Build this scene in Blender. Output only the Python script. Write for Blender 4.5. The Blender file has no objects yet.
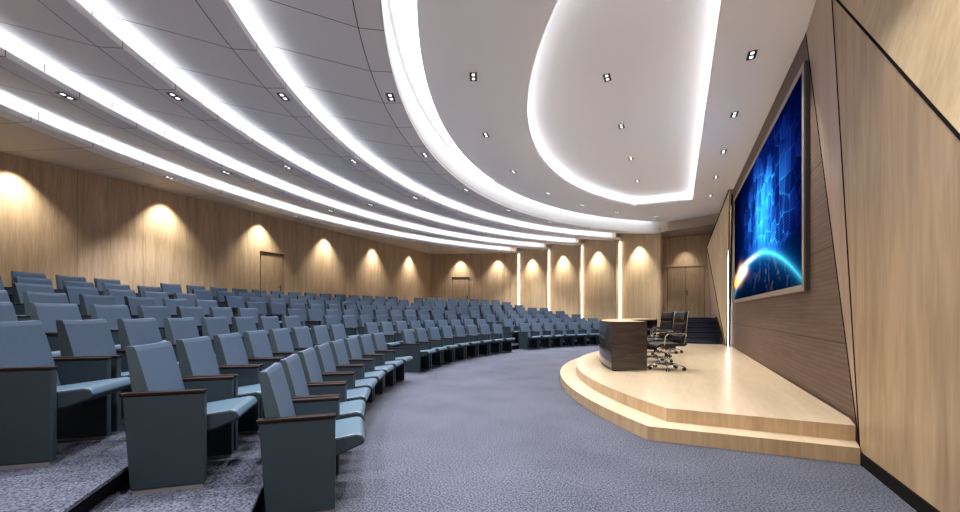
import bpy, bmesh, math, random
from mathutils import Vector, Matrix
random.seed(7)
sc = bpy.context.scene
col = sc.collection
R = math.radians
CX, CY = 5.1, 9.2           # centre of every arc in the hall
ZM, ZL = 4.91, 4.55         # stage ceiling, soffit of the curved bands
SH = .28                    # stage height

# ------------------------------------------------------------------ materials
def new_mat(name):
    m = bpy.data.materials.new(name); m.use_nodes = True
    nt = m.node_tree
    return m, nt, nt.nodes['Principled BSDF']

def N(nt, t, **kw):
    n = nt.nodes.new(t)
    for k, v in kw.items(): setattr(n, k, v)
    return n

def M(nt, op, a, b=None, c=None, clamp=False):
    n = nt.nodes.new('ShaderNodeMath'); n.operation = op; n.use_clamp = clamp
    for i, v in enumerate((a, b, c)):
        if v is None: continue
        if isinstance(v, (int, float)): n.inputs[i].default_value = v
        else: nt.links.new(v, n.inputs[i])
    return n.outputs[0]

def plain(name, c, rough=.5, metal=0, noise=0, nscale=30, spec=.5, bump=0):
    m, nt, b = new_mat(name)
    b.inputs['Roughness'].default_value = rough; b.inputs['Metallic'].default_value = metal
    b.inputs['Specular IOR Level'].default_value = spec
    b.inputs['Base Color'].default_value = (*c, 1)
    if noise or bump:
        tc = N(nt, 'ShaderNodeTexCoord'); n = N(nt, 'ShaderNodeTexNoise'); n.inputs['Scale'].default_value = nscale
        n.inputs['Detail'].default_value = 3
        nt.links.new(tc.outputs['Object'], n.inputs['Vector'])
        if noise:
            r = N(nt, 'ShaderNodeValToRGB')
            r.color_ramp.elements[0].position = .3; r.color_ramp.elements[1].position = .7
            r.color_ramp.elements[0].color = (*[x*(1-noise) for x in c], 1)
            r.color_ramp.elements[1].color = (*[min(1, x*(1+noise)) for x in c], 1)
            nt.links.new(n.outputs['Fac'], r.inputs['Fac']); nt.links.new(r.outputs['Color'], b.inputs['Base Color'])
        if bump:
            bp = N(nt, 'ShaderNodeBump'); bp.inputs['Strength'].default_value = bump; bp.inputs['Distance'].default_value = .01
            nt.links.new(n.outputs['Fac'], bp.inputs['Height']); nt.links.new(bp.outputs['Normal'], b.inputs['Normal'])
    return m

def emis(name, c, s):
    m, nt, b = new_mat(name)
    b.inputs['Base Color'].default_value = (0, 0, 0, 1)
    b.inputs['Emission Color'].default_value = (*c, 1); b.inputs['Emission Strength'].default_value = s
    return m

def wood(name, dark, light, grain=(9, 9, .5), rough=.45, board=0, boardaxis='XY'):
    """straight-grained veneer; grain runs along the axis with the small scale"""
    m, nt, b = new_mat(name)
    tc = N(nt, 'ShaderNodeTexCoord'); mp = N(nt, 'ShaderNodeMapping')
    mp.inputs['Scale'].default_value = grain
    nt.links.new(tc.outputs['Object'], mp.inputs['Vector'])
    n1 = N(nt, 'ShaderNodeTexNoise'); n1.inputs['Scale'].default_value = 1.0; n1.inputs['Detail'].default_value = 6
    n1.inputs['Roughness'].default_value = .65; n1.inputs['Distortion'].default_value = .6
    n2 = N(nt, 'ShaderNodeTexNoise'); n2.inputs['Scale'].default_value = 6.0; n2.inputs['Detail'].default_value = 4
    nt.links.new(mp.outputs[0], n1.inputs['Vector']); nt.links.new(mp.outputs[0], n2.inputs['Vector'])
    f = M(nt, 'ADD', M(nt, 'MULTIPLY', n1.outputs['Fac'], .65), M(nt, 'MULTIPLY', n2.outputs['Fac'], .35))
    r = N(nt, 'ShaderNodeValToRGB'); r.color_ramp.elements[0].position = .36; r.color_ramp.elements[1].position = .62
    r.color_ramp.elements[0].color = (*dark, 1); r.color_ramp.elements[1].color = (*light, 1)
    nt.links.new(f, r.inputs['Fac'])
    out = r.outputs['Color']
    if board:       # fine vertical joints between boards
        sp = N(nt, 'ShaderNodeSeparateXYZ'); nt.links.new(tc.outputs['Object'], sp.inputs[0])
        a = M(nt, 'ADD', sp.outputs['X'], sp.outputs['Y'])
        fr = M(nt, 'FRACT', M(nt, 'DIVIDE', a, board)); ln = M(nt, 'LESS_THAN', fr, .012)
        mx = N(nt, 'ShaderNodeMix', data_type='RGBA'); nt.links.new(M(nt, 'MULTIPLY', ln, .55), mx.inputs[0])
        nt.links.new(out, mx.inputs[6]); mx.inputs[7].default_value = (*[x*.35 for x in dark], 1)
        out = mx.outputs[2]
    nt.links.new(out, b.inputs['Base Color'])
    b.inputs['Roughness'].default_value = rough
    return m

OAK_D, OAK_L = (.36, .215, .115), (.54, .36, .215)
MAT = {}
MAT['oak'] = wood('oak_veneer', OAK_D, OAK_L, (7, 7, .45), .5, 1.22)
MAT['oak_wall'] = wood('oak_wall_veneer', (.44, .305, .180), (.66, .49, .315), (7, 7, .45), .5, 1.22)
MAT['oak_pier'] = wood('pale_oak_veneer', (.46, .33, .19), (.64, .48, .30), (7, 7, .45), .5)
MAT['oak_door'] = wood('oak_door_veneer', (.38, .26, .15), (.57, .42, .265), (7, 7, .45), .45)
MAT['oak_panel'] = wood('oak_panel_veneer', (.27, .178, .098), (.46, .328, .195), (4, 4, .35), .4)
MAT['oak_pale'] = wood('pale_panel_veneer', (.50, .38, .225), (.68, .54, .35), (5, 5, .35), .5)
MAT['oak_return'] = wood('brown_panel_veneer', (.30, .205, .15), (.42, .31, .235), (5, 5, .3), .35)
MAT['stage_top'] = wood('stage_floor_wood', (.38, .305, .215), (.50, .415, .315), (3, .35, 3), .3)
_b = MAT['stage_top'].node_tree.nodes['Principled BSDF']; _b.inputs['Coat Weight'].default_value = .5; _b.inputs['Coat Roughness'].default_value = .22
MAT['stage_side'] = wood('stage_riser_wood', (.33, .215, .115), (.47, .33, .19), (7, 7, .6), .4)
MAT['walnut'] = wood('dark_walnut', (.020, .015, .013), (.055, .041, .035), (1.2, 1.2, 16), .16)
MAT['desk_top'] = wood('desk_top_wood', (.42, .30, .19), (.60, .46, .31), (4, 1, 4), .3)
MAT['arm_wood'] = wood('armrest_wood', (.005, .002, .0015), (.015, .005, .0035), (3, 20, 20), .5)

MAT['arm_wood'].node_tree.nodes['Principled BSDF'].inputs['Specular IOR Level'].default_value = .2

def carpet(name, a, b_, scale, rough=.95):
    m, nt, b = new_mat(name)
    tc = N(nt, 'ShaderNodeTexCoord')
    n = N(nt, 'ShaderNodeTexNoise'); n.inputs['Scale'].default_value = scale; n.inputs['Detail'].default_value = 3; n.inputs['Roughness'].default_value = .7
    n2 = N(nt, 'ShaderNodeTexNoise'); n2.inputs['Scale'].default_value = 1.3; n2.inputs['Detail'].default_value = 2
    nt.links.new(tc.outputs['Object'], n.inputs['Vector']); nt.links.new(tc.outputs['Object'], n2.inputs['Vector'])
    f = M(nt, 'ADD', n.outputs['Fac'], M(nt, 'MULTIPLY', M(nt, 'SUBTRACT', n2.outputs['Fac'], .5), .12))
    r = N(nt, 'ShaderNodeValToRGB'); r.color_ramp.elements[0].position = .34; r.color_ramp.elements[1].position = .68
    r.color_ramp.elements[0].color = (*a, 1); r.color_ramp.elements[1].color = (*b_, 1)
    nt.links.new(f, r.inputs['Fac']); nt.links.new(r.outputs['Color'], b.inputs['Base Color'])
    bp = N(nt, 'ShaderNodeBump'); bp.inputs['Strength'].default_value = .6; bp.inputs['Distance'].default_value = .01
    nt.links.new(n.outputs['Fac'], bp.inputs['Height']); nt.links.new(bp.outputs['Normal'], b.inputs['Normal'])
    b.inputs['Roughness'].default_value = rough; b.inputs['Specular IOR Level'].default_value = .15
    return m
MAT['carpet'] = carpet('blue_grey_carpet', (.003, .004, .007), (.122, .130, .178), 75)
MAT['stair_carpet'] = carpet('navy_stair_carpet', (.018, .021, .038), (.085, .092, .135), 60)
MAT['nosing'] = plain('dark_step_edge', (.010, .010, .013), .95, noise=.4, nscale=60, spec=.05)

def ceiling_panel(name, c, pitch, strip_r, phase=.08):
    """painted metal panels: radial joints and one joint along the arc"""
    m, nt, b = new_mat(name)
    tc = N(nt, 'ShaderNodeTexCoord'); sp = N(nt, 'ShaderNodeSeparateXYZ'); nt.links.new(tc.outputs['Object'], sp.inputs[0])
    x, y = sp.outputs['X'], sp.outputs['Y']
    r = M(nt, 'SQRT', M(nt, 'ADD', M(nt, 'MULTIPLY', x, x), M(nt, 'MULTIPLY', y, y)))
    ang = M(nt, 'ARCTAN2', y, M(nt, 'MULTIPLY', x, -1))
    q = M(nt, 'FRACT', M(nt, 'ADD', M(nt, 'DIVIDE', ang, R(pitch)), 100+phase))
    d = M(nt, 'MULTIPLY', M(nt, 'MULTIPLY', M(nt, 'MINIMUM', q, M(nt, 'SUBTRACT', 1, q)), R(pitch)), r)
    l1 = M(nt, 'LESS_THAN', d, .0055)
    l2 = M(nt, 'LESS_THAN', M(nt, 'ABSOLUTE', M(nt, 'SUBTRACT', r, strip_r)), .006)
    ln = M(nt, 'MAXIMUM', l1, l2)
    mx = N(nt, 'ShaderNodeMix', data_type='RGBA'); nt.links.new(ln, mx.inputs[0])
    mx.inputs[6].default_value = (*c, 1); mx.inputs[7].default_value = (.05, .045, .04, 1)
    nt.links.new(mx.outputs[2], b.inputs['Base Color']); b.inputs['Roughness'].default_value = .6
    return m
MAT['white'] = plain('white_plaster', (.80, .79, .79), .7)
MAT['ceil'] = plain('stage_ceiling_plaster', (.93, .935, .96), .7)
MAT['beige'] = plain('beige_plaster', (.42, .345, .27), .7)
MAT['fascia'] = plain('white_fascia', (.72, .72, .72), .5)
MAT['fabric'] = plain('slate_blue_upholstery', (.037, .062, .102), .6, noise=.05, nscale=140, bump=.05, spec=.4)
MAT['seat_fabric'] = plain('seat_upholstery', (.044, .080, .114), .45, noise=.05, nscale=140, bump=.05, spec=.5)
MAT['shell'] = plain('dark_slate_shell', (.020, .032, .042), .5, spec=.35)
MAT['back_side'] = plain('slate_side_fabric', (.044, .066, .080), .6, spec=.3)
MAT['plinth'] = plain('grey_foot_metal', (.22, .21, .21), .45, metal=.3)
MAT['black'] = plain('black_joint', (.006, .005, .005), .9, spec=.1)
MAT['black_leather'] = plain('black_leather', (.010, .010, .011), .42, noise=.3, nscale=60, spec=.35)
MAT['chrome'] = plain('chrome', (.75, .75, .76), .14, metal=1)
MAT['rubber'] = plain('black_plastic', (.012, .012, .013), .45)
MAT['silver'] = plain('brushed_silver_frame', (.30, .275, .25), .35, metal=.6)
MAT['frame_side'] = plain('dark_grey_frame_side', (.09, .105, .10), .4, metal=.2)
MAT['brass'] = plain('dark_door_hardware', (.10, .065, .04), .35, metal=.8)
MAT['led'] = emis('cove_led', (.94, .96, 1.0), 2.9)
MAT['led_main'] = emis('main_cove_led', (.97, .98, 1.0), 1.6)
MAT['led_rec'] = emis('recess_led', (.98, .98, 1.0), 3.3)
MAT['led_warm'] = emis('warm_led', (1.0, .94, .82), 8)
MAT['led_thin'] = emis('thin_led', (1.0, .95, .86), 9)
MAT['lens'] = emis('downlight_lens', (1.0, .98, .95), 1.0)

def slat_wall():
    m, nt, b = new_mat('ribbed_brown_wood')
    tc = N(nt, 'ShaderNodeTexCoord'); sp = N(nt, 'ShaderNodeSeparateXYZ'); nt.links.new(tc.outputs['Object'], sp.inputs[0])
    mp = N(nt, 'ShaderNodeMapping'); mp.inputs['Scale'].default_value = (1, 1.6, 22)
    nt.links.new(tc.outputs['Object'], mp.inputs['Vector'])
    n = N(nt, 'ShaderNodeTexNoise'); n.inputs['Scale'].default_value = 1; n.inputs['Detail'].default_value = 4; n.inputs['Distortion'].default_value = .4
    nt.links.new(mp.outputs[0], n.inputs['Vector'])
    rib = M(nt, 'ABSOLUTE', M(nt, 'SUBTRACT', M(nt, 'FRACT', M(nt, 'DIVIDE', sp.outputs['Z'], .055)), .5))
    rib = M(nt, 'LESS_THAN', M(nt, 'SUBTRACT', .5, rib), .12)
    jz = M(nt, 'FRACT', M(nt, 'ADD', M(nt, 'DIVIDE', sp.outputs['Z'], 1.03), .06)); joint = M(nt, 'LESS_THAN', jz, .013)
    r = N(nt, 'ShaderNodeValToRGB'); r.color_ramp.elements[0].position = .35; r.color_ramp.elements[1].position = .65
    r.color_ramp.elements[0].color = (.100, .058, .042, 1); r.color_ramp.elements[1].color = (.138, .084, .062, 1)
    nt.links.new(n.outputs['Fac'], r.inputs['Fac'])
    mx = N(nt, 'ShaderNodeMix', data_type='RGBA'); nt.links.new(M(nt, 'MULTIPLY', rib, .8), mx.inputs[0])
    nt.links.new(r.outputs['Color'], mx.inputs[6]); mx.inputs[7].default_value = (.07, .042, .03, 1)
    m2 = N(nt, 'ShaderNodeMix', data_type='RGBA'); nt.links.new(joint, m2.inputs[0])
    nt.links.new(mx.outputs[2], m2.inputs[6]); m2.inputs[7].default_value = (.01, .008, .007, 1)
    nt.links.new(m2.outputs[2], b.inputs['Base Color']); b.inputs['Roughness'].default_value = .6
    return m
MAT['slat'] = slat_wall()

def screen_mat():
    """glowing picture: a globe rim at the bottom, a sunrise flare, a map of lit cells above"""
    m, nt, b = new_mat('screen_picture')
    tc = N(nt, 'ShaderNodeTexCoord'); sp = N(nt, 'ShaderNodeSeparateXYZ'); nt.links.new(tc.outputs['Object'], sp.inputs[0])
    s = M(nt, 'MULTIPLY', sp.outputs['Y'], -1); t = sp.outputs['Z']     # metres from the lower left corner
    def gauss(cx, cy, wx, wy, amp=1.0):
        a = M(nt, 'DIVIDE', M(nt, 'SUBTRACT', s, cx), wx); c = M(nt, 'DIVIDE', M(nt, 'SUBTRACT', t, cy), wy)
        e = M(nt, 'ADD', M(nt, 'MULTIPLY', a, a), M(nt, 'MULTIPLY', c, c))
        return M(nt, 'MULTIPLY', M(nt, 'EXPONENT', M(nt, 'MULTIPLY', e, -1)), amp)
    def dist(cx, cy):
        a = M(nt, 'SUBTRACT', s, cx); c = M(nt, 'SUBTRACT', t, cy)
        return M(nt, 'SQRT', M(nt, 'ADD', M(nt, 'MULTIPLY', a, a), M(nt, 'MULTIPLY', c, c)))
    d = M(nt, 'SUBTRACT', dist(3.15, -6.90), 7.70)          # signed distance to the globe's rim
    rim = M(nt, 'EXPONENT', M(nt, 'MULTIPLY', M(nt, 'ABSOLUTE', d), -26))
    halo = M(nt, 'EXPONENT', M(nt, 'MULTIPLY', M(nt, 'ABSOLUTE', d), -5))
    inside = M(nt, 'LESS_THAN', d, 0)
    out = M(nt, 'SUBTRACT', 1, inside)
    cmb = N(nt, 'ShaderNodeCombineXYZ'); nt.links.new(s, cmb.inputs[0]); nt.links.new(M(nt, 'MULTIPLY', t, 1.0), cmb.inputs[1])
    v1 = N(nt, 'ShaderNodeTexVoronoi', feature='DISTANCE_TO_EDGE'); v1.inputs['Scale'].default_value = 3.4; v1.inputs['Randomness'].default_value = .55
    v2 = N(nt, 'ShaderNodeTexVoronoi'); v2.inputs['Scale'].default_value = 3.4; v2.inputs['Randomness'].default_value = .55
    v3 = N(nt, 'ShaderNodeTexVoronoi'); v3.inputs['Scale'].default_value = 22; v3.inputs['Randomness'].default_value = .1
    v4 = N(nt, 'ShaderNodeTexVoronoi'); v4.inputs['Scale'].default_value = 3.1
    nz = N(nt, 'ShaderNodeTexNoise'); nz.inputs['Scale'].default_value = .95; nz.inputs['Detail'].default_value = 3
    nz2 = N(nt, 'ShaderNodeTexNoise'); nz2.inputs['Scale'].default_value = 4; nz2.inputs['Detail'].default_value = 6
    for n in (v1, v2, v3, v4, nz, nz2): nt.links.new(cmb.outputs[0], n.inputs['Vector'])
    edges = M(nt, 'EXPONENT', M(nt, 'MULTIPLY', v1.outputs['Distance'], -38))
    cellv = N(nt, 'ShaderNodeSeparateColor'); nt.links.new(v2.outputs['Color'], cellv.inputs[0])
    dots = M(nt, 'LESS_THAN', v3.outputs['Distance'], .33)
    stars = M(nt, 'EXPONENT', M(nt, 'MULTIPLY', v4.outputs['Distance'], -22))
    land = M(nt, 'GREATER_THAN', nz.outputs['Fac'], .47)
    area = M(nt, 'MULTIPLY', M(nt, 'ADD', gauss(3.9, 1.60, 1.5, .75), gauss(4.9, 1.1, .8, .4, .5), clamp=True), M(nt, 'SUBTRACT', M(nt, 'MULTIPLY', nz.outputs['Fac'], 3.0), .75, clamp=True))
    core = gauss(4.0, 1.4, .65, .6)
    cells = M(nt, 'MULTIPLY', M(nt, 'MULTIPLY', cellv.outputs[0], cellv.outputs[1]), area)
    glow = M(nt, 'ADD', M(nt, 'MULTIPLY', edges, M(nt, 'MULTIPLY', area, 1.0)), M(nt, 'MULTIPLY', cells, 1.3))
    glow = M(nt, 'ADD', glow, M(nt, 'MULTIPLY', M(nt, 'MULTIPLY', dots, land), M(nt, 'MULTIPLY', area, .45)))
    glow = M(nt, 'ADD', glow, M(nt, 'MULTIPLY', core, .7))
    glow = M(nt, 'ADD', glow, M(nt, 'MULTIPLY', M(nt, 'MULTIPLY', stars, area), 3.5))
    glow = M(nt, 'MULTIPLY', glow, M(nt, 'ADD', out, .03, clamp=True))
    amb = M(nt, 'MULTIPLY', M(nt, 'ADD', gauss(3.5, 1.4, 1.8, 1.1, .07), .003), M(nt, 'ADD', out, .5, clamp=True))
    cont = M(nt, 'MULTIPLY', M(nt, 'MULTIPLY', inside, M(nt, 'GREATER_THAN', nz2.outputs['Fac'], .56)), gauss(4.6, .35, 1.5, .3, .05))
    rr = M(nt, 'MULTIPLY', M(nt, 'ADD', rim, 0), gauss(3.4, .4, 3.0, 1.0, 1.4))
    hh = M(nt, 'MULTIPLY', halo, gauss(3.3, .4, 2.8, .8, .28))
    flare = M(nt, 'ADD', gauss(.95, .56, .75, .10, 1.8), gauss(1.1, .62, .35, .17, 1.8))
    flw = M(nt, 'ADD', gauss(1.45, .64, .50, .09, 3.0), gauss(2.4, .80, .9, .05, .9))
    flo = gauss(.35, .42, .5, .09, 2.2)
    red = M(nt, 'ADD', M(nt, 'ADD', M(nt, 'MULTIPLY', glow, .03), M(nt, 'MULTIPLY', rr, .08)), M(nt, 'ADD', M(nt, 'ADD', flare, flo), M(nt, 'ADD', flw, cont)))
    grn = M(nt, 'ADD', M(nt, 'ADD', M(nt, 'MULTIPLY', M(nt, 'POWER', glow, 1.6), .48), M(nt, 'ADD', M(nt, 'MULTIPLY', rr, .75), M(nt, 'MULTIPLY', hh, .25))),
            M(nt, 'ADD', M(nt, 'ADD', M(nt, 'MULTIPLY', flare, .5), M(nt, 'MULTIPLY', flo, .32)), M(nt, 'ADD', M(nt, 'MULTIPLY', flw, .8), M(nt, 'ADD', M(nt, 'MULTIPLY', cont, .7), M(nt, 'MULTIPLY', amb, .16)))))
    blu = M(nt, 'ADD', M(nt, 'ADD', M(nt, 'MULTIPLY', glow, 1.0), M(nt, 'ADD', rr, hh)), M(nt, 'ADD', M(nt, 'MULTIPLY', flare, .15), M(nt, 'ADD', M(nt, 'MULTIPLY', flw, .9), M(nt, 'ADD', M(nt, 'MULTIPLY', cont, .35), M(nt, 'MULTIPLY', amb, 1.3)))))
    cc = N(nt, 'ShaderNodeCombineColor')
    for i, q in enumerate((red, grn, blu)): nt.links.new(q, cc.inputs[i])
    nt.links.new(cc.outputs[0], b.inputs['Emission Color']); b.inputs['Emission Strength'].default_value = .65
    b.inputs['Base Color'].default_value = (0, 0, 0, 1); b.inputs['Roughness'].default_value = .9; b.inputs['Specular IOR Level'].default_value = 0
    return m
MAT['screen'] = screen_mat()

# ------------------------------------------------------------------ helpers
def link(name, bm, mat, parent=None, smooth=False, bevel=0, loc=None):
    me = bpy.data.meshes.new(name); bmesh.ops.recalc_face_normals(bm, faces=bm.faces)
    bm.to_mesh(me); bm.free()
    for m in (mat if isinstance(mat, (list, tuple)) else [mat]): me.materials.append(MAT[m])
    if smooth:
        for p in me.polygons: p.use_smooth = True
    o = bpy.data.objects.new(name, me); col.objects.link(o)
    if parent: o.parent = parent
    if loc: o.location = loc
    if bevel:
        md = o.modifiers.new('bevel', 'BEVEL'); md.width = bevel; md.segments = 2; md.limit_method = 'ANGLE'
    return o

def tag(o, label=None, cat=None, group=None, kind=None):
    if label: o['label'] = label
    if cat: o['category'] = cat
    if group: o['group'] = group
    if kind: o['kind'] = kind
    return o

def struct(name, bm, mat, parent=None, **kw):
    o = link(name, bm, mat, parent, **kw)
    if parent is None: o['kind'] = 'structure'
    return o

def thing(name, label, cat, loc=(0, 0, 0), rz=0, group=None):
    o = bpy.data.objects.new(name, None); col.objects.link(o); o.empty_display_size = .1
    o.location = loc; o.rotation_euler = (0, 0, rz)
    return tag(o, label, cat, group)

def bx(bm, x0, x1, y0, y1, z0, z1, mtx=None):
    vs = [bm.verts.new((x, y, z)) for x in (x0, x1) for y in (y0, y1) for z in (z0, z1)]
    for f in ((0, 1, 3, 2), (4, 6, 7, 5), (0, 4, 5, 1), (2, 3, 7, 6), (0, 2, 6, 4), (1, 5, 7, 3)):
        bm.faces.new([vs[i] for i in f])
    if mtx: bmesh.ops.transform(bm, matrix=mtx, verts=vs)
    return bm

def box(*a, **k):
    return bx(bmesh.new(), *a, **k)

def prism(pts, z0, z1, bm=None):
    """vertical prism over a plan outline"""
    bm = bm or bmesh.new()
    a = [bm.verts.new((x, y, z0)) for x, y in pts]; b = [bm.verts.new((x, y, z1)) for x, y in pts]
    n = len(pts); bm.faces.new(a[::-1]); bm.faces.new(b)
    for i in range(n): bm.faces.new((a[i], a[(i+1) % n], b[(i+1) % n], b[i]))
    return bm

def xprism(pts, x0, x1, bm=None):
    """prism along x over a (y, z) outline"""
    bm = bm or bmesh.new()
    a = [bm.verts.new((x0, y, z)) for y, z in pts]; b = [bm.verts.new((x1, y, z)) for y, z in pts]
    n = len(pts); bm.faces.new(a[::-1]); bm.faces.new(b)
    for i in range(n): bm.faces.new((a[i], a[(i+1) % n], b[(i+1) % n], b[i]))
    return bm

def slab(pts, thick, bm=None):
    """a flat board with outline pts (3-D) and a thickness away from the room"""
    bm = bm or bmesh.new()
    nrm = (Vector(pts[1])-Vector(pts[0])).cross(Vector(pts[2])-Vector(pts[0])).normalized()*thick
    a = [bm.verts.new(p) for p in pts]; b = [bm.verts.new(Vector(p)+nrm) for p in pts]
    n = len(pts); bm.faces.new(a); bm.faces.new(b[::-1])
    for i in range(n): bm.faces.new((a[i], a[(i+1) % n], b[(i+1) % n], b[i]))
    return bm

def pol(r, deg, z=None, off=True):
    a = R(deg); x = -math.cos(a)*r + (CX if off else 0); y = math.sin(a)*r + (CY if off else 0)
    return (x, y) if z is None else (x, y, z)

def ring(profile, a0, a1, n=72, closed=False, bm=None, off=False):
    """sweep an (r, z) profile about the hall centre; a0, a1 may be functions of r"""
    bm = bm or bmesh.new()
    f0 = a0 if callable(a0) else (lambda r: a0); f1 = a1 if callable(a1) else (lambda r: a1)
    rows = []
    for i in range(n+1):
        t = i/n
        rows.append([bm.verts.new(pol(r, f0(r)*(1-t)+f1(r)*t, z, off)) for r, z in profile])
    m = len(profile)
    for i in range(n):
        for j in range(m if closed else m-1):
            k = (j+1) % m
            bm.faces.new((rows[i][j], rows[i][k], rows[i+1][k], rows[i+1][j]))
    if closed:
        bm.faces.new(rows[0]); bm.faces.new(rows[-1][::-1])
    return bm

def tube(bm, pts, rad, n=8, cap=True):
    pts = [Vector(p) for p in pts]; rings = []
    for i, p in enumerate(pts):
        d = (pts[min(i+1, len(pts)-1)]-pts[max(i-1, 0)]).normalized()
        u = d.cross(Vector((0, 0, 1)));
        if u.length < .05: u = d.cross(Vector((1, 0, 0)))
        u.normalize(); v = d.cross(u)
        rr = rad[i] if isinstance(rad, (list, tuple)) else rad
        rings.append([bm.verts.new(p+(u*math.cos(2*math.pi*k/n)+v*math.sin(2*math.pi*k/n))*rr) for k in range(n)])
    for a, b in zip(rings, rings[1:]):
        for k in range(n): bm.faces.new((a[k], a[(k+1) % n], b[(k+1) % n], b[k]))
    if cap: bm.faces.new(rings[0][::-1]); bm.faces.new(rings[-1])
    return bm

# ------------------------------------------------------------------ camera
cam = bpy.data.cameras.new('camera'); co = bpy.data.objects.new('camera', cam); col.objects.link(co)
co.location = (0, 0, 1.28); co.rotation_euler = (R(90), 0, R(26.98))
cam.sensor_width = 36; cam.lens = 385/960*36; cam.shift_y = 57/960; cam.clip_start = .05
sc.camera = co
TH = R(26.98)
def project(x, y, z):
    xc = math.cos(TH)*x+math.sin(TH)*y; d = -math.sin(TH)*x+math.cos(TH)*y
    return (480+385*xc/d, 313-385*(z-1.28)/d) if d > .05 else (-9999, 0)

# ------------------------------------------------------------------ floor and tiers
NT = 8; RISE = .155
RFS = (10.23, 11.03, 11.94, 12.83, 13.72, 14.6, 15.48, 16.34)
def f_end(r):          # angle at which the hall's far side stops an arc of radius r
    T = [(9.0, 58), (10.01, 55.5), (11.63, 49.9), (13.25, 45.8), (14.92, 42.3), (16.52, 39.1), (17.5, 33.5), (19.4, 27)]
    if r <= T[0][0]: return T[0][1]
    for (r0, a0), (r1, a1) in zip(T, T[1:]):
        if r <= r1: return a0+(a1-a0)*(r-r0)/(r1-r0)
    return T[-1][1]
def f_start(r):
    return -min(math.degrees(math.asin(min(1, 10.35/r))), 68)
struct('floor', prism([(-12.2, -1.2), (1.6, -1.2), (1.6, 18.6), (-2.0, 20.1), (-12.2, 20.1)], -.1, 0), 'carpet')
for k in range(1, NT):
    r0 = RFS[k-1]+.52; last = (k == NT-1)
    bm = bmesh.new(); n = 80
    z0, z1 = RISE*(k-1), RISE*k
    a0, a1 = f_start(r0), f_end(r0)-.4
    ring_pts = [pol(r0, a0+(a1-a0)*i/n) for i in range(n+1)]
    # outline: the riser's arc, then along the walls
    far = [(-2.4, 18.3), (-4.15, 18.95), (-5.95, 19.45), (-7.75, 19.8), (-12.2, 18.0)]
    ex, ey = ring_pts[-1]
    outl = ring_pts + [p for p in far if p[0] < ex-.02] + [(-12.15, -1.15), (min(ring_pts[0][0], -1), -1.15)]
    prism(outl, z0, z1, bm)
    struct('floor', bm, 'carpet')
    struct('trim_%d' % k, ring([(r0-.002, z0+.002), (r0-.066, z1-.021), (r0+.01, z1-.021), (r0+.01, z0+.01)], a0, a1, 80, True, off=True), 'nosing')
    struct('floor', ring([(r0-.07, z1-.02), (r0-.07, z1), (r0, z1), (r0, z1-.02)], a0, a1, 80, True, off=True), 'carpet')
ZT = RISE*(NT-1)
# landing in the far corner by the door
struct('floor', prism([(-.5, 16.1), (1.5, 16.1), (1.5, 18.5), (-.5, 18.5)], 0, 1.1), 'carpet')

# ------------------------------------------------------------------ walls
struct('wall_back', prism([(-12.4, -1.4), (-12.2, -1.4), (-12.2, 18.3), (-12.4, 18.3)], 0, 5.3), 'oak_wall')
struct('wall_near', prism([(-12.4, -1.4), (2.6, -1.4), (2.6, -1.2), (-12.4, -1.2)], 0, 5.3), 'oak_wall')
def seg(name, p, q, mat, th=.16, z1=5.3):
    d = (Vector(q)-Vector(p)).normalized(); nn = Vector((-d.y, d.x))*th
    if nn.y < 0: nn = -nn
    pts = [p, q, tuple(Vector(q)+nn), tuple(Vector(p)+nn)]
    return struct(name, prism(pts, 0, z1), mat)
seg('wall_far', (-12.25, 17.9), (-7.73, 19.59), 'oak_wall')
PIERS = [((-7.75, 19.94), (-5.95, 19.23)), ((-5.95, 19.63), (-4.16, 18.68)), ((-4.13, 19.12), (-2.39, 18.08)), ((-2.28, 18.53), (-.575, 17.5))]
for p, q in PIERS: seg('wall_far', p, q, 'oak_pier')
# short returns where one pier laps past the next, and the vertical light behind each
prev = (-7.73, 19.59)
for i, (p, q) in enumerate(PIERS):
    struct('wall_far', prism([(prev[0]-.035, prev[1]), prev, (p[0]+.0, p[1]+.12), (p[0]-.08, p[1]+.12)], 0, 5.3), 'oak_return')
    prev = q
# niche beside the stage: side wall and door wall
struct('wall_niche', prism([(-.66, 17.52), (-.575, 17.5), (-.60, 18.7), (-.75, 18.7)], 0, 5.3), 'oak_wall')
struct('wall_niche', prism([(-.8, 18.55), (1.9, 18.55), (1.9, 18.75), (-.8, 18.75)], 0, 5.3), 'oak_wall')
# stage wall
struct('wall_stage', prism([(1.5, 4.0), (1.7, 4.0), (1.7, 14.3), (1.5, 14.3)], 0, 5.3), 'slat')
struct('wall_stage', prism([(1.72, 14.32), (1.9, 14.3), (1.9, 18.6), (1.72, 18.6)], 0, 5.3), 'oak_wall')

# faceted wooden mass at the near end of the stage wall
Bb, Bt = (1.4, 4.38, 0), (1.4, 5.13, ZM)
D0, D1 = (1.4, 5.07, 4.5), (1.4, 1.13, 0)
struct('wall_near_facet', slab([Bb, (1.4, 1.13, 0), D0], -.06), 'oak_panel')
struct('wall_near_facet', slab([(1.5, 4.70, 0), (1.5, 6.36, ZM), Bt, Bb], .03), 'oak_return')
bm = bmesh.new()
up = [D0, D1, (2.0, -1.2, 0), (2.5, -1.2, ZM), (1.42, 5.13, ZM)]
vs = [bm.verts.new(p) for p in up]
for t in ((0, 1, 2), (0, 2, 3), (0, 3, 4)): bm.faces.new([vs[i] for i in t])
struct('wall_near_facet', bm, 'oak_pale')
def strip(name, p, q, w=.018):
    return struct(name, tube(bmesh.new(), [p, q], w, 6), 'black')
strip('trim_20', (1.5, 4.70, 0), (1.5, 6.36, ZM), .007)
strip('trim_21', Bb, Bt, .007)
strip('trim_22', D0, D1, .010)
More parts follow.
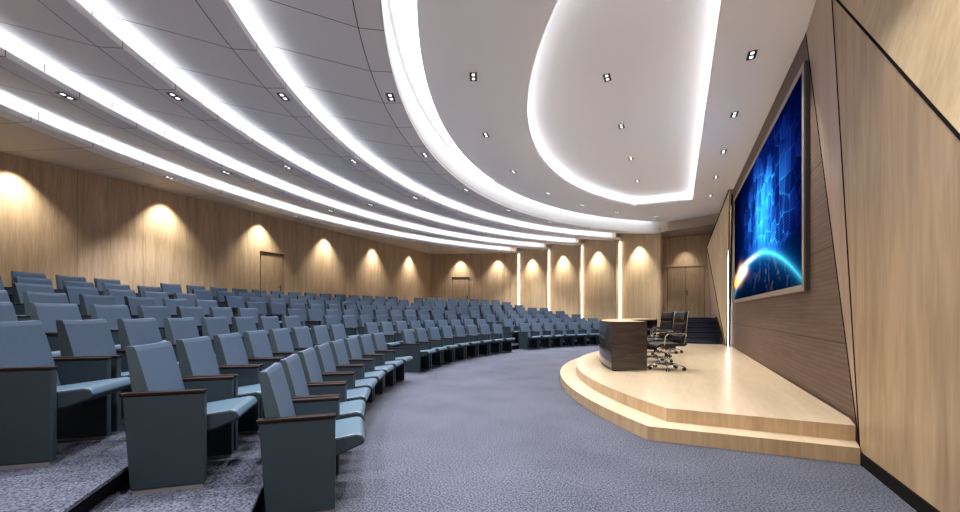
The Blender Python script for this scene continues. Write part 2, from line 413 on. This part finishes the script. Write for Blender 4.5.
struct('baseboard_near', box(1.385, 1.415, -1.1, 4.37, 0, .10), 'black')
# faceted wooden mass at the far end, above the stairs
V = (.99, 16.0, 3.65); Fb = (1.38, 14.2, SH); Ft = (1.40, 13.4, ZM)
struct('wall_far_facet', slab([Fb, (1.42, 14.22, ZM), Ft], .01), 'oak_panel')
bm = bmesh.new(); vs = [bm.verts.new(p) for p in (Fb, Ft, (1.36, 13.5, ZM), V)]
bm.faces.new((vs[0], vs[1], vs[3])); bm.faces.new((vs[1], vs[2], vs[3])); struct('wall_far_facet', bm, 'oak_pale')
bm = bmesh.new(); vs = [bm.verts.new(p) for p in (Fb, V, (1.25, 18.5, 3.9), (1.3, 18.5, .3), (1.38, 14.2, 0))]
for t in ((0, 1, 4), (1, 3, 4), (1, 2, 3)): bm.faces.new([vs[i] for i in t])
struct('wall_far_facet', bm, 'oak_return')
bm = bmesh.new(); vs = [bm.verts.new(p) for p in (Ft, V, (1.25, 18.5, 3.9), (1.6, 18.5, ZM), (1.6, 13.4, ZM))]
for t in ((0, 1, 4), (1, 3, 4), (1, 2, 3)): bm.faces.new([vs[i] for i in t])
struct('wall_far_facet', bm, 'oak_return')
strip('trim_23', Fb, V, .015); strip('trim_24', Ft, V, .02)
strip('trim_25', (1.49, 14.2, SH), (1.49, 13.6, ZM), .02)

# ------------------------------------------------------------------ ceiling
LIPS = [9.93, 11.55, 13.18, 14.81, 16.43]
PJ = [4.45, 4.02, 3.85, 3.65, 3.45]; PH = [.92, .06, .286, .42, .1]
def s2(r): return f_start(r)
def e2(r): return f_end(r)+.8
for i, r in enumerate(LIPS):
    MAT['band%d' % i] = ceiling_panel('grey_ceiling_panels_%d' % i, (.80, .79, .80), PJ[i], r+.29, PH[i])
    pr = [(r+.25, 4.60), (r+.02, 4.60), (r+.02, 4.64), (r, 4.64), (r, 4.55), (r+.29, 4.55)]
    if i < 4:
        rn = LIPS[i+1]+.25; pr += [(rn, 4.55+.215*(rn-r-.29)), (rn, 4.60)]
    if i == 0:
        pr = pr[4:]; struct('ceiling', ring([(r+.05, 5.15), (r, 5.15), (r, 4.62), (r+.008, 4.61), (r, 4.60), (r, 4.55), (r+.01, 4.55)], s2, e2, 96), 'fascia', loc=(CX, CY, 0))
    struct('ceiling', ring(pr, s2, e2, 96), 'band%d' % i, loc=(CX, CY, 0))
# flat beige ceiling between the last band and the back wall
bm = bmesh.new(); n = 70; A0, A1 = f_start(16.72), f_end(16.72)+.4; inner = []; outer = []
for i in range(n+1):
    a = A0+(A1-A0)*i/n; inner.append(pol(16.72, a, 4.55, False))
    c, s = -math.cos(R(a)), math.sin(R(a)); t = (-12.25-CX)/c
    if CY+s*t > 18.0:
        # clip on the sloping far wall
        m = 1.69/4.52; t2 = (17.9+m*(CX+12.25)-CY)/(s-m*c); t = min(t, t2+.05)
    t = max(t, 16.73); outer.append((c*t, s*t, 4.55))
iv = [bm.verts.new(p) for p in inner]; ov = [bm.verts.new(p) for p in outer]
for i in range(n): bm.faces.new((iv[i], iv[i+1], ov[i+1], ov[i]))
MAT['outer_ceil'] = ceiling_panel('beige_ceiling_panels', (.62, .55, .47), 3.45, 16.72)
struct('ceiling', bm, 'outer_ceil', loc=(CX, CY, 0))
# roof slab over everything (closes the coves)
struct('ceiling', prism([(-12.4, -1.4), (2.6, -1.4), (2.6, 18.75), (-.5, 20.3), (-12.4, 20.3)], 5.3, 5.4), 'white')
struct('ceiling', ring([(9.3, 5.15), (10.3, 5.15)], s2, e2, 80), 'white', loc=(CX, CY, 0))
# stage ceiling with the D-shaped opening
def arc_pts(cx, cy, r, a0, a1, n):
    return [(cx-math.cos(R(a0+(a1-a0)*i/n))*r, cy+math.sin(R(a0+(a1-a0)*i/n))*r) for i in range(n+1)]
REC_R = 8.0; ar = math.degrees(math.asin(4.8/REC_R))
def recess(grow=0):
    pts = arc_pts(5.17, 9.2, REC_R+grow, -ar-grow*3, ar+grow*3, 40)
    return [(.47+grow, 4.28-grow)] + pts + [(.47+grow, 14.12+grow)]
outline = [(1.6, -1.2), (CX-math.cos(R(68))*9.56, -1.2)] + arc_pts(CX, CY, 9.56, -66, 56, 80) + [(-.3, 17.08), (1.34, 16.5), (1.6, 16.4)]
bm = bmesh.new()
def loop(pts, z):
    v = [bm.verts.new((x, y, z)) for x, y in pts]; return v, [bm.edges.new((v[i], v[(i+1) % len(v)])) for i in range(len(v))]
for z in (ZM, ZM+.05):
    o_, oe = loop(outline, z); h_, he = loop(recess(), z)
    bmesh.ops.triangle_fill(bm, use_beauty=True, use_dissolve=False, edges=oe+he)
    if z == ZM: o0, h0 = o_, h_
for a, b in ((o0, o_), (h0, h_)):
    for i in range(len(a)):
        j = (i+1) % len(a); bm.faces.new((a[i], a[j], b[j], b[i]))
struct('ceiling', bm, 'ceil')
struct('ceiling', prism(recess(.45), 5.16, 5.2), 'ceil')
# side of the raised pocket
g = recess(.42); bm = bmesh.new(); lo = [bm.verts.new((x, y, ZM+.05)) for x, y in g]; hi = [bm.verts.new((x, y, 5.16)) for x, y in g]
for i in range(len(g)): j = (i+1) % len(g); bm.faces.new((lo[i], lo[j], hi[j], hi[i]))
struct('ceiling', bm, 'white')
# lower ceiling over the stairs and the bulkhead before it
struct('ceiling', prism([(-.55, 17.2), (-.3, 17.08), (1.34, 16.5), (1.75, 16.4), (1.75, 18.6), (-.6, 18.6)], 4.55, 4.70), 'beige')
struct('ceiling', prism([(-.6, 17.2), (-.3, 17.08), (1.34, 16.5), (1.6, 16.4), (1.6, 16.5), (1.34, 16.6), (-.3, 17.18), (-.6, 17.3)], 4.70, 5.3), 'beige')

# ------------------------------------------------------------------ light strips in the coves
ORD = ['first', 'second', 'third', 'fourth', 'fifth', 'sixth', 'seventh', 'eighth', 'ninth', 'tenth', 'eleventh', 'twelfth', 'thirteenth', 'fourteenth', 'fifteenth']
for i, r in enumerate(LIPS[1:]):
    o = link('cove_light', ring([(r+.05, 4.605), (r+.05, 4.625), (r+.12, 4.625), (r+.12, 4.605)], lambda q: s2(q)+.5, lambda q: f_end(q)-.6, 64, True), 'led', loc=(CX, CY, 0))
    tag(o, 'white light strip glowing in the %s curved ceiling cove from the stage' % ORD[i+1], 'light strip', 'cove lights')
o = link('cove_light', ring([(9.52, 5.12), (9.52, 5.145), (9.86, 5.145), (9.86, 5.12)], lambda q: -64, lambda q: 53, 64, True), 'led_main', loc=(CX, CY, 0))
tag(o, 'broad bright white light strip around the outer curve of the stage ceiling', 'light strip', 'cove lights')
bm = bmesh.new(); g1, g2 = recess(.14), recess(.20)
a = [bm.verts.new((x, y, 4.965)) for x, y in g1]; b = [bm.verts.new((x, y, 4.965)) for x, y in g2]
c = [bm.verts.new((x, y, 4.985)) for x, y in g1]; d = [bm.verts.new((x, y, 4.985)) for x, y in g2]
for i in range(len(a)):
    j = (i+1) % len(a)
    bm.faces.new((c[i], c[j], d[j], d[i])); bm.faces.new((a[i], a[j], c[j], c[i])); bm.faces.new((b[i], b[j], d[j], d[i])); bm.faces.new((a[i], a[j], b[j], b[i]))
tag(link('cove_light', bm, 'led_rec'), 'white light strip hidden around the D-shaped recess above the stage', 'light strip', 'cove lights')
for i, (p, q) in enumerate(PIERS):
    o = link('wall_light', box(p[0]+.006, p[0]+.020, p[1]-.06, p[1]-.04, .3, 4.53), 'led_warm')
    tag(o, 'vertical glowing light strip at left edge of the %s pale wood pier from left' % ORD[i], 'light strip', 'pier edge lights')
o = link('wall_light', box(1.43, 1.442, 14.08, 14.10, SH+.002, 4.9), 'led_thin')
tag(o, 'thin vertical light strip where the stage wall meets the far wooden facet', 'light strip')

# ------------------------------------------------------------------ stage
st = thing('stage', 'low two-step curved stage of pale wood in front of the screen wall', 'stage')
def stage_outline(xc, r, y0, y1, xl):
    h = math.degrees(math.asin((9.2-y0)/r))
    return arc_pts(xc, 9.2, r, -h, h, 60)
lower = [(1.49, 4.22)] + arc_pts(4.98, 9.2, 7.22, -43.6, 43.6, 60) + [(1.49, 14.18)]
upper = [(1.49, 4.56)] + arc_pts(4.96, 9.2, 6.9, -43, 43, 60) + [(1.49, 13.84)]
lower = [(1.47, 4.80), (1.385, 4.35)]+lower[1:-1]+[(1.36, 14.04), (1.49, 13.5)]
upper = [(1.47, 4.86), (1.42, 4.56)]+upper[1:-1]+[(1.36, 13.78), (1.49, 13.5)]
def platform(name, pts, z0, z1):
    bm = prism(pts, z0, z1)
    for f in bm.faces: f.material_index = 0 if f.calc_center_median().z > z1-.001 else 1
    return link(name, bm, ['stage_top', 'stage_side'], st)
platform('step', lower, .001, .14); platform('platform', upper, .14, SH)
# wooden floor between the stage and the stairs
stairs = thing('staircase', 'navy carpeted stairs climbing from the stage to the far double door', 'stairs', (0, 14.2, 0))
platform_back = [(1.33, 13.7), (1.33, 14.35), (-.52, 14.35), (-.52, 13.7)]
link('platform', prism(platform_back, .002, SH-.0005), ['stage_top'], st)
for k in range(7):
    link('step', box(-.5, 1.24, .16+.26*k, .16+.26*(k+1)+(.03 if k < 6 else 0), .002, 1.1*(k+1)/7), 'stair_carpet', stairs)
    link('nosing', box(-.5, 1.24, .155+.26*k, .185+.26*k, 1.1*(k+1)/7-.02, 1.1*(k+1)/7+.004), 'nosing', stairs)
struct('baseboard_stairs', slab([(1.245, 14.4, .28), (1.245, 16.2, 1.1), (1.245, 16.2, 1.5), (1.245, 14.4, .68)], .02), 'black')

# ------------------------------------------------------------------ doors
def door(idx, mtx, w, h, leaves, mat='oak_door', lintel=True):
    """built in local axes: x along the wall, y out of the room, z up"""
    root = link('door_%d' % idx, bx(bmesh.new(), -w/2, w/2, -.012, .02, .01, h, mtx), mat); root['kind'] = 'structure'
    bm = bmesh.new()
    bx(bm, -w/2-.02, -w/2, -.006, .02, 0, h+.02, mtx); bx(bm, w/2, w/2+.02, -.006, .02, 0, h+.02, mtx)
    if leaves == 2: bx(bm, -.006, .006, -.016, .01, .01, h, mtx)
    link('door_frame', bm, 'brass', root)
    link('door_lintel', bx(bmesh.new(), -w/2-.03, w/2+.03, -.03, .02, h, h+(.055 if lintel else .025), mtx), 'oak_return' if not lintel else 'brass', root)
    hx = w/2-.09 if leaves == 1 else .06
    bm = bmesh.new(); bx(bm, hx-.02, hx+.02, -.02, 0, .95, 1.15, mtx); bx(bm, hx-.1, hx+.01, -.06, -.04, 1.07, 1.09, mtx); bx(bm, hx-.01, hx+.01, -.06, 0, 1.07, 1.09, mtx)
    link('door_handle', bm, 'brass', root)
    return root
door(1, Matrix.Translation((-12.2, 8.43, ZT)) @ Matrix.Rotation(R(90), 4, 'Z'), .80, 2.18, 1)
aw = math.atan2(1.69, 4.52)
pd = Vector((-12.25, 17.9))+Vector((4.52, 1.69))*.36
door(2, Matrix.Translation((pd.x, pd.y, ZT)) @ Matrix.Rotation(aw, 4, 'Z'), .92, 2.12, 1)
door(3, Matrix.Translation((.36, 18.55, 1.1)), 1.36, 2.15, 2, lintel=False)

# ------------------------------------------------------------------ screen
S0, S1, ZB, ZTP = 12.82, 6.20, 1.56, 4.47
scr = thing('projection_screen', 'large wall-mounted display showing a blue globe with sunrise flare, silver frame', 'screen', (1.5, S0, ZB))
fw = .085
bm = bmesh.new()
W_, H_ = S0-S1, ZTP-ZB
for (y0, y1, z0, z1) in ((-W_, 0, 0, fw), (-W_, 0, H_-fw, H_), (-W_, -W_+fw, fw, H_-fw), (-fw, 0, fw, H_-fw)):
    bx(bm, -.06, -.04, y0, y1, z0, z1)
link('screen_frame', bm, 'silver', scr, bevel=.004)
link('screen_housing', box(-.04, -.002, -W_, 0, 0, H_), 'frame_side', scr)
pic = box(-.003, 0, -(W_-2*fw), 0, 0, H_-2*fw)
link('display', pic, 'screen', scr, loc=(-.048, -fw, fw))

# ------------------------------------------------------------------ auditorium chair
def back_bm():
    """wedge-shaped upholstered back, gently hollow on its front face"""
    bm = bmesh.new(); n = 8; prof = []
    # (y, z) front from seat to top, then the rear
    front = [(-.04, .36), (-.065, .46), (-.12, .70), (-.168, .885), (-.182, .915)]
    rear = [(-.222, .917), (-.226, .90), (-.190, .62), (-.148, .30), (-.06, .30)]
    rows = []
    for i in range(n+1):
        x = -.235+.47*i/n; q = (2*i/n-1)**2
        r = []
        for j, (y, z) in enumerate(front):
            r.append(bm.verts.new((x, y-.022*(1-q)*min(1, j/2), z-(.006*(1-q) if j > 2 else 0))))
        for y, z in rear: r.append(bm.verts.new((x, y, z-(.006*(1-q) if z > .85 else 0))))
        rows.append(r)
    m = len(rows[0])
    for a, b in zip(rows, rows[1:]):
        for j in range(m): bm.faces.new((a[j], a[(j+1) % m], b[(j+1) % m], b[j]))
    bm.faces.new(rows[0]); bm.faces.new(rows[-1][::-1])
    bmesh.ops.recalc_face_normals(bm, faces=bm.faces)
    # the dark piping sides
    for f in bm.faces: f.material_index = 1 if abs(f.normal.x) > .9 else 0
    return bm
def seat_bm():
    pts = [(-.10, .425), (.20, .462), (.35, .478), (.386, .470), (.406, .432), (.394, .405), (.24, .345), (-.06, .30)]
    bm = xprism(pts, -.232, .232)
    bmesh.ops.recalc_face_normals(bm, faces=bm.faces)
    for f in bm.faces: f.material_index = 1 if (f.normal.z < -.3 or abs(f.normal.x) > .9) else 0
    return bm
def make_chair():
    t = thing('auditorium_chair', 'x', 'chair', (0, 0, 0), 0, 'blue auditorium chairs in curved rows')
    link('seat_cushion', seat_bm(), ['seat_fabric', 'shell'], t, bevel=.014)
    link('backrest', back_bm(), ['fabric', 'back_side'], t, bevel=.003)
    for s in (-1, 1):
        x0, x1 = sorted((s*.242, s*.290))
        p = link('side_panel', xprism([(-.175, .025), (.22, .025), (.22, .610), (-.215, .610)], x0, x1), 'shell', t, bevel=.006)
        link('armrest', xprism([(-.228, .610), (.222, .610), (.226, .620), (.222, .630), (-.228, .630)], x0-.004, x1+.004), 'arm_wood', p, bevel=.004)
        link('foot_plate', box(x0+.003, x1-.003, -.165, .21, 0, .026), 'plinth', p)
    return t
proto = make_chair()
def copy_tree(o, parent=None):
    c = o.copy(); col.objects.link(c); c.parent = parent
    for ch in o.children: copy_tree(ch, c)
    return c
CH = []
def visible(x, y, z):
    p = [project(x, y, z), project(x, y, z+.9)]
    return all(a[0] > -45 for a in p)
rowname = ['front row', 'second row', 'third row', 'fourth row', 'fifth row', 'sixth row', 'seventh row', 'rearmost row']
cw = .61
for k in range(NT):
    rf = RFS[k]; z = RISE*k; rc = rf+.22
    da = (3.44, 3.245, 3.10, 2.94, 2.76, 2.50, 2.40, 2.25)[k]        # degrees of arc per chair
    sa = 19.1 if k < 5 else 17.5 if k < 7 else 18.1
    nm = (8, 9, 10, 11, 12, 12, 13, 14)[k]; half = (14.7, 15.35, 15.9, 16.0, 16.7, 15.3, 15.4, 15.6)[k]; dm = 2*half/nm
    ns = 8
    for j in range(nm):
        CH.append((rc, -half+dm*(j+.5), z, k, 'middle block', ORD[j]+' from left' if j < 15 else 'last'))
    for j in range(ns):
        CH.append((rc, -sa-da*(j+.5), z, k, 'left block', ORD[j]+' from its aisle end'))
        CH.append((rc, sa+da*(j+.5), z, k, 'right block', ORD[j]+' from its aisle end'))
extra = [c for c in CH]
first = True; cnt = 0
for rc, a, z, k, block, pos in CH:
    x, y = pol(rc, a)
    if not visible(x, y, z) or a > f_end(rc+.3)-2.0: continue
    o = proto if first else copy_tree(proto); first = False; cnt += 1
    o.location = (x, y, z)
    o.rotation_euler = (0, 0, math.atan2(CY-y, CX-x)-R(90))
    o['label'] = 'blue auditorium chair, %s of the %s, %s' % (rowname[k], block, pos)
print('chairs', cnt)

# ------------------------------------------------------------------ curved desk
DC = 3.786
desk = thing('presenter_desk', 'curved dark walnut desk with pale top standing on the stage', 'desk', (DC, CY, SH))
DA, DR0, DR1, DH = 25.6, 4.69, 5.29, .85
link('front_panel', ring([(DR1-.04, .05), (DR1, .05), (DR1, DH-.004), (DR1-.04, DH-.004)], -DA, DA, 48, True), 'walnut', desk)
link('desktop', ring([(DR0, DH-.03), (DR1-.041, DH-.03), (DR1-.041, DH), (DR0, DH)], -DA+.56, DA-.56, 48, True), ['desk_top'], desk)
for s in (-1, 1):
    a0, a1 = sorted((s*DA, s*(DA-.5)))
    link('end_panel', ring([(DR0, .02), (DR1+.004, .02), (DR1+.004, DH), (DR0, DH)], a0-(.06 if s < 0 else 0), a1+(.06 if s > 0 else 0), 2, True), 'walnut', desk)
link('plinth', ring([(DR1-.09, .001), (DR1-.03, .001), (DR1-.03, .05), (DR1-.09, .05)], -DA+.3, DA-.3, 40, True), 'rubber', desk)
link('shelf', ring([(DR0+.12, DH-.22), (DR1-.04, DH-.22), (DR1-.04, DH-.20), (DR0+.12, DH-.20)], -DA+.5, DA-.5, 40, True), 'walnut', desk)

# ------------------------------------------------------------------ office chairs
def make_office():
    t = thing('office_chair', 'x', 'chair', (0, 0, SH), 0, 'black office chairs behind the desk')
    # base: five chrome spokes with castors (local +y is forward)
    bm = bmesh.new()
    for i in range(5):
        a = R(90+72*i); tube(bm, [(0, 0, .10), (math.cos(a)*.16, math.sin(a)*.16, .095), (math.cos(a)*.29, math.sin(a)*.29, .07)], [.022, .018, .012], 8)
    tube(bm, [(0, 0, .07), (0, 0, .13)], .035, 12)
    base = link('base', bm, 'chrome', t, smooth=True)
    for i in range(5):
        a = R(90+72*i); c = Vector((math.cos(a)*.29, math.sin(a)*.29, .032)); u = Vector((-math.sin(a), math.cos(a), 0))
        bm = bmesh.new()
        for s in (-1, 1): tube(bm, [c+u*s*.010, c+u*s*.028], .031, 12)
        tube(bm, [c+Vector((0, 0, .02)), c+Vector((0, 0, .045))], .009, 8)
        link('castor', bm, 'rubber', base)
    bm = bmesh.new(); tube(bm, [(0, 0, .12), (0, 0, .28)], .028, 12); tube(bm, [(0, 0, .28), (0, 0, .40)], .017, 12); link('gas_lift', bm, 'chrome', t, smooth=True)
    link('mechanism', box(-.09, .09, -.13, .10, .385, .42), 'rubber', t, bevel=.01)
    # seat and back follow one bent sheet with ribbed pads
    link('seat', xprism([(-.22, .43), (.16, .425), (.23, .40), (.255, .41), (.25, .44), (.17, .475), (-.20, .475), (-.25, .50), (-.26, .46)], -.235, .235), 'black_leather', t, bevel=.012)
    P = [(-.205, .47), (-.225, .56), (-.24, .72), (-.26, .90), (-.28, 1.03)]
    fr = [(y+.018, z) for y, z in P]; rr = [(y-.020, z) for y, z in P][::-1]
    bk = link('backrest', xprism(fr+rr, -.22, .22), 'black_leather', t, bevel=.008)
    for i in range(3):
        def at(q):
            q = q*(len(P)-1); j = min(int(q), len(P)-2); f = q-j
            return (P[j][0]*(1-f)+P[j+1][0]*f, P[j][1]*(1-f)+P[j+1][1]*f)
        a, b = at(.06+.32*i), at(.06+.32*i+.28)
        link('pad', xprism([(a[0]+.017, a[1]), (a[0]+.045, a[1]+.015), (b[0]+.045, b[1]-.015), (b[0]+.017, b[1])], -.205, .205), 'black_leather', bk, bevel=.012)
    bm = bmesh.new()
    for s in (-1, 1): tube(bm, [(s*.226, y, z) for y, z in [(.25, .425), (.0, .45), (-.2, .452)]+P], .008, 8)
    link('side_rail', bm, 'chrome', t, smooth=True)
    for s in (-1, 1):
        bm = bmesh.new()
        tube(bm, [(s*.235, .12, .44), (s*.275, .14, .50), (s*.285, .13, .60), (s*.285, .08, .645), (s*.285, -.14, .655), (s*.27, -.22, .64), (s*.235, -.235, .60)], .009, 8)
        ar_ = link('armrest', bm, 'chrome', t, smooth=True)
        link('arm_pad', box(s*.285-.022, s*.285+.022, -.15, .09, .655, .678), 'rubber', ar_, bevel=.006)
    return t
oproto = make_office()
for i, (a, lab) in enumerate([(-17.2, 'nearest the camera at desk end'), (-5.8, 'second from the near end'), (5.8, 'third from the near end'), (17.2, 'farthest away near the stairs')]):
    o = oproto if i == 0 else copy_tree(oproto)
    x, y = pol(5.5, a); o.location = (x, y, SH)
    o.rotation_euler = (0, 0, math.atan2(y-CY, x-CX)-R(90)+R((6, 24, 12, -4)[i]))
    o['label'] = 'black high-back office chair with chrome arms behind the desk, ' + lab

# ------------------------------------------------------------------ downlights
def make_down():
    t = thing('downlight', 'x', 'light')
    bm = bmesh.new()
    for (x0, x1, y0, y1) in ((-.105, .105, -.055, -.043), (-.105, .105, .043, .055), (-.105, -.093, -.043, .043), (.093, .105, -.043, .043), (-.008, .008, -.043, .043)):
        bx(bm, x0, x1, y0, y1, -.008, 0)
    link('trim_frame', bm, 'rubber', t)
    for s in (-1, 1):
        link('lamp', bx(bmesh.new(), s*.05-.024, s*.05+.024, -.022, .022, -.006, -.002), 'lens', t)
    link('housing', box(-.095, .095, -.045, .045, -.002, -.0005), 'black', t)
    return t
dp = make_down(); first = True
def down(x, y, z, rz, label, group):
    global first
    if not (-20 < project(x, y, z)[0] < 980 and project(x, y, z)[1] > -7): return 0
    o = dp if first else copy_tree(dp); first = False
    o.location = (x, y, z); o.rotation_euler = (0, 0, rz); o['label'] = label; o['group'] = group
    return 1
angs = [-27.3, -15.1, -1.5, 12.1, 25.0, 36.0]
for i, r in enumerate(LIPS):
    n = 0
    for a in [-40.2]+angs:
        if a > f_end(r)-2: continue
        x, y = pol(r+.14, a)
        n += down(x, y, ZL-.0005, math.atan2(y-CY, x-CX)+R(90), 'small twin downlight in the %s ceiling band from the stage, %s from left' % (ORD[i], ORD[n]), 'downlights in the curved ceiling bands')
n = 0
for a in ([-40, -26.8, -14.1, 0, 14.1, 26.2, 37.5, 49.2]):
    x, y = pol(8.82, a)
    n += down(x, y, ZM-.0005, math.atan2(y-CY, x-CX)+R(90), 'twin downlight along the curved stage ceiling border, %s from the near end' % ORD[n], 'downlights around the stage ceiling')
n = 0
for j in range(1, 5):
    n += down(-1.01, 4.74+1.86*j, 5.1595, R(90), 'twin downlight inside the D-shaped recess, %s from the near end' % ORD[n], 'downlights inside the ceiling recess')
n = 0
for j in range(6):
    n += down(.95, 4.74+1.82*j, ZM-.0005, R(90), 'twin downlight on the ceiling strip beside the screen wall, %s from near end' % ORD[n], 'downlights beside the screen wall')

# ------------------------------------------------------------------ lamps
def spot(loc, target, power, size, blend=.5, c=(1, .86, .66), rad=.03):
    l = bpy.data.lights.new('spot', 'SPOT'); l.energy = power; l.spot_size = R(size); l.spot_blend = blend; l.color = c; l.shadow_soft_size = rad
    o = bpy.data.objects.new('spot_lamp', l); col.objects.link(o); o.location = loc
    o.rotation_euler = (Vector(target)-Vector(loc)).to_track_quat('-Z', 'Y').to_euler()
    return o
WARM = (1, .93, .80)
for y in (0.1, 2.66, 5.3, 7.97, 10.62, 13.27, 15.95):
    spot((-11.90, y, 4.52), (-11.90, y, 3.0), 165, 84, 1.0, WARM)
def on_seg(p, q, t, off=.29):
    p, q = Vector(p), Vector(q); d = (q-p).normalized(); nn = Vector((d.y, -d.x))
    if nn.y > 0: nn = -nn
    b = p+(q-p)*t; return b, b+nn*off
for p, q, t, pw in [((-12.25, 17.9), (-7.73, 19.59), .36, 60), ((-12.25, 17.9), (-7.73, 19.59), .79, 60)]+[(a, b, .5, 95) for a, b in PIERS]:
    b, l = on_seg(p, q, t)
    spot((l.x, l.y, 4.50), (l.x, l.y, 3.0), pw*2.2, 84, 1.0, WARM)
spot((.36, 18.1, 4.50), (.36, 18.2, 3.0), 45, 70, .8, WARM)
# downlights shining down
CW = (1.0, .95, .88)
for i, r in enumerate(LIPS):
    for a in [-53, -40]+angs:
        if a > f_end(r)-6 or a < f_start(r)+2: continue
        x, y = pol(r+.14, a)
        if x < -11: continue
        spot((x, y, ZL-.02), (x, y, 0), 190, 95, .7, (.95, .95, 1), .03)
for a in [-53, -40, -26.8, -14.1, 0, 14.1, 26.2, 37.5, 49.2]:
    x, y = pol(8.82, a); spot((x, y, ZM-.02), (x, y, 0), 190, 90, .7, (1, .97, .94), .03)
for j in range(6):
    spot((-.98, 4.6+1.8*j, 5.14), (-.98, 4.6+1.8*j, 0), 190, 80, .7, (1, .90, .76), .04) if j < 5 else None
    if 0 < j < 5: spot((.95, 4.74+1.82*j, ZM-.02), (.95, 4.74+1.82*j, 0), 190, 80, .7, (1, .90, .76), .04)
for y in (1.0, 2.8):
    spot((.5, y, ZM-.02), (.9, y, 0), 110, 95, .7, CW, .05)

w = bpy.data.worlds.new('world'); sc.world = w; w.use_nodes = True
w.node_tree.nodes['Background'].inputs[0].default_value = (.5, .55, .6, 1); w.node_tree.nodes['Background'].inputs[1].default_value = .02
sc.view_settings.view_transform = 'Standard'; sc.view_settings.look = 'None'; sc.view_settings.gamma = 1
sc.view_settings.exposure = 1.38
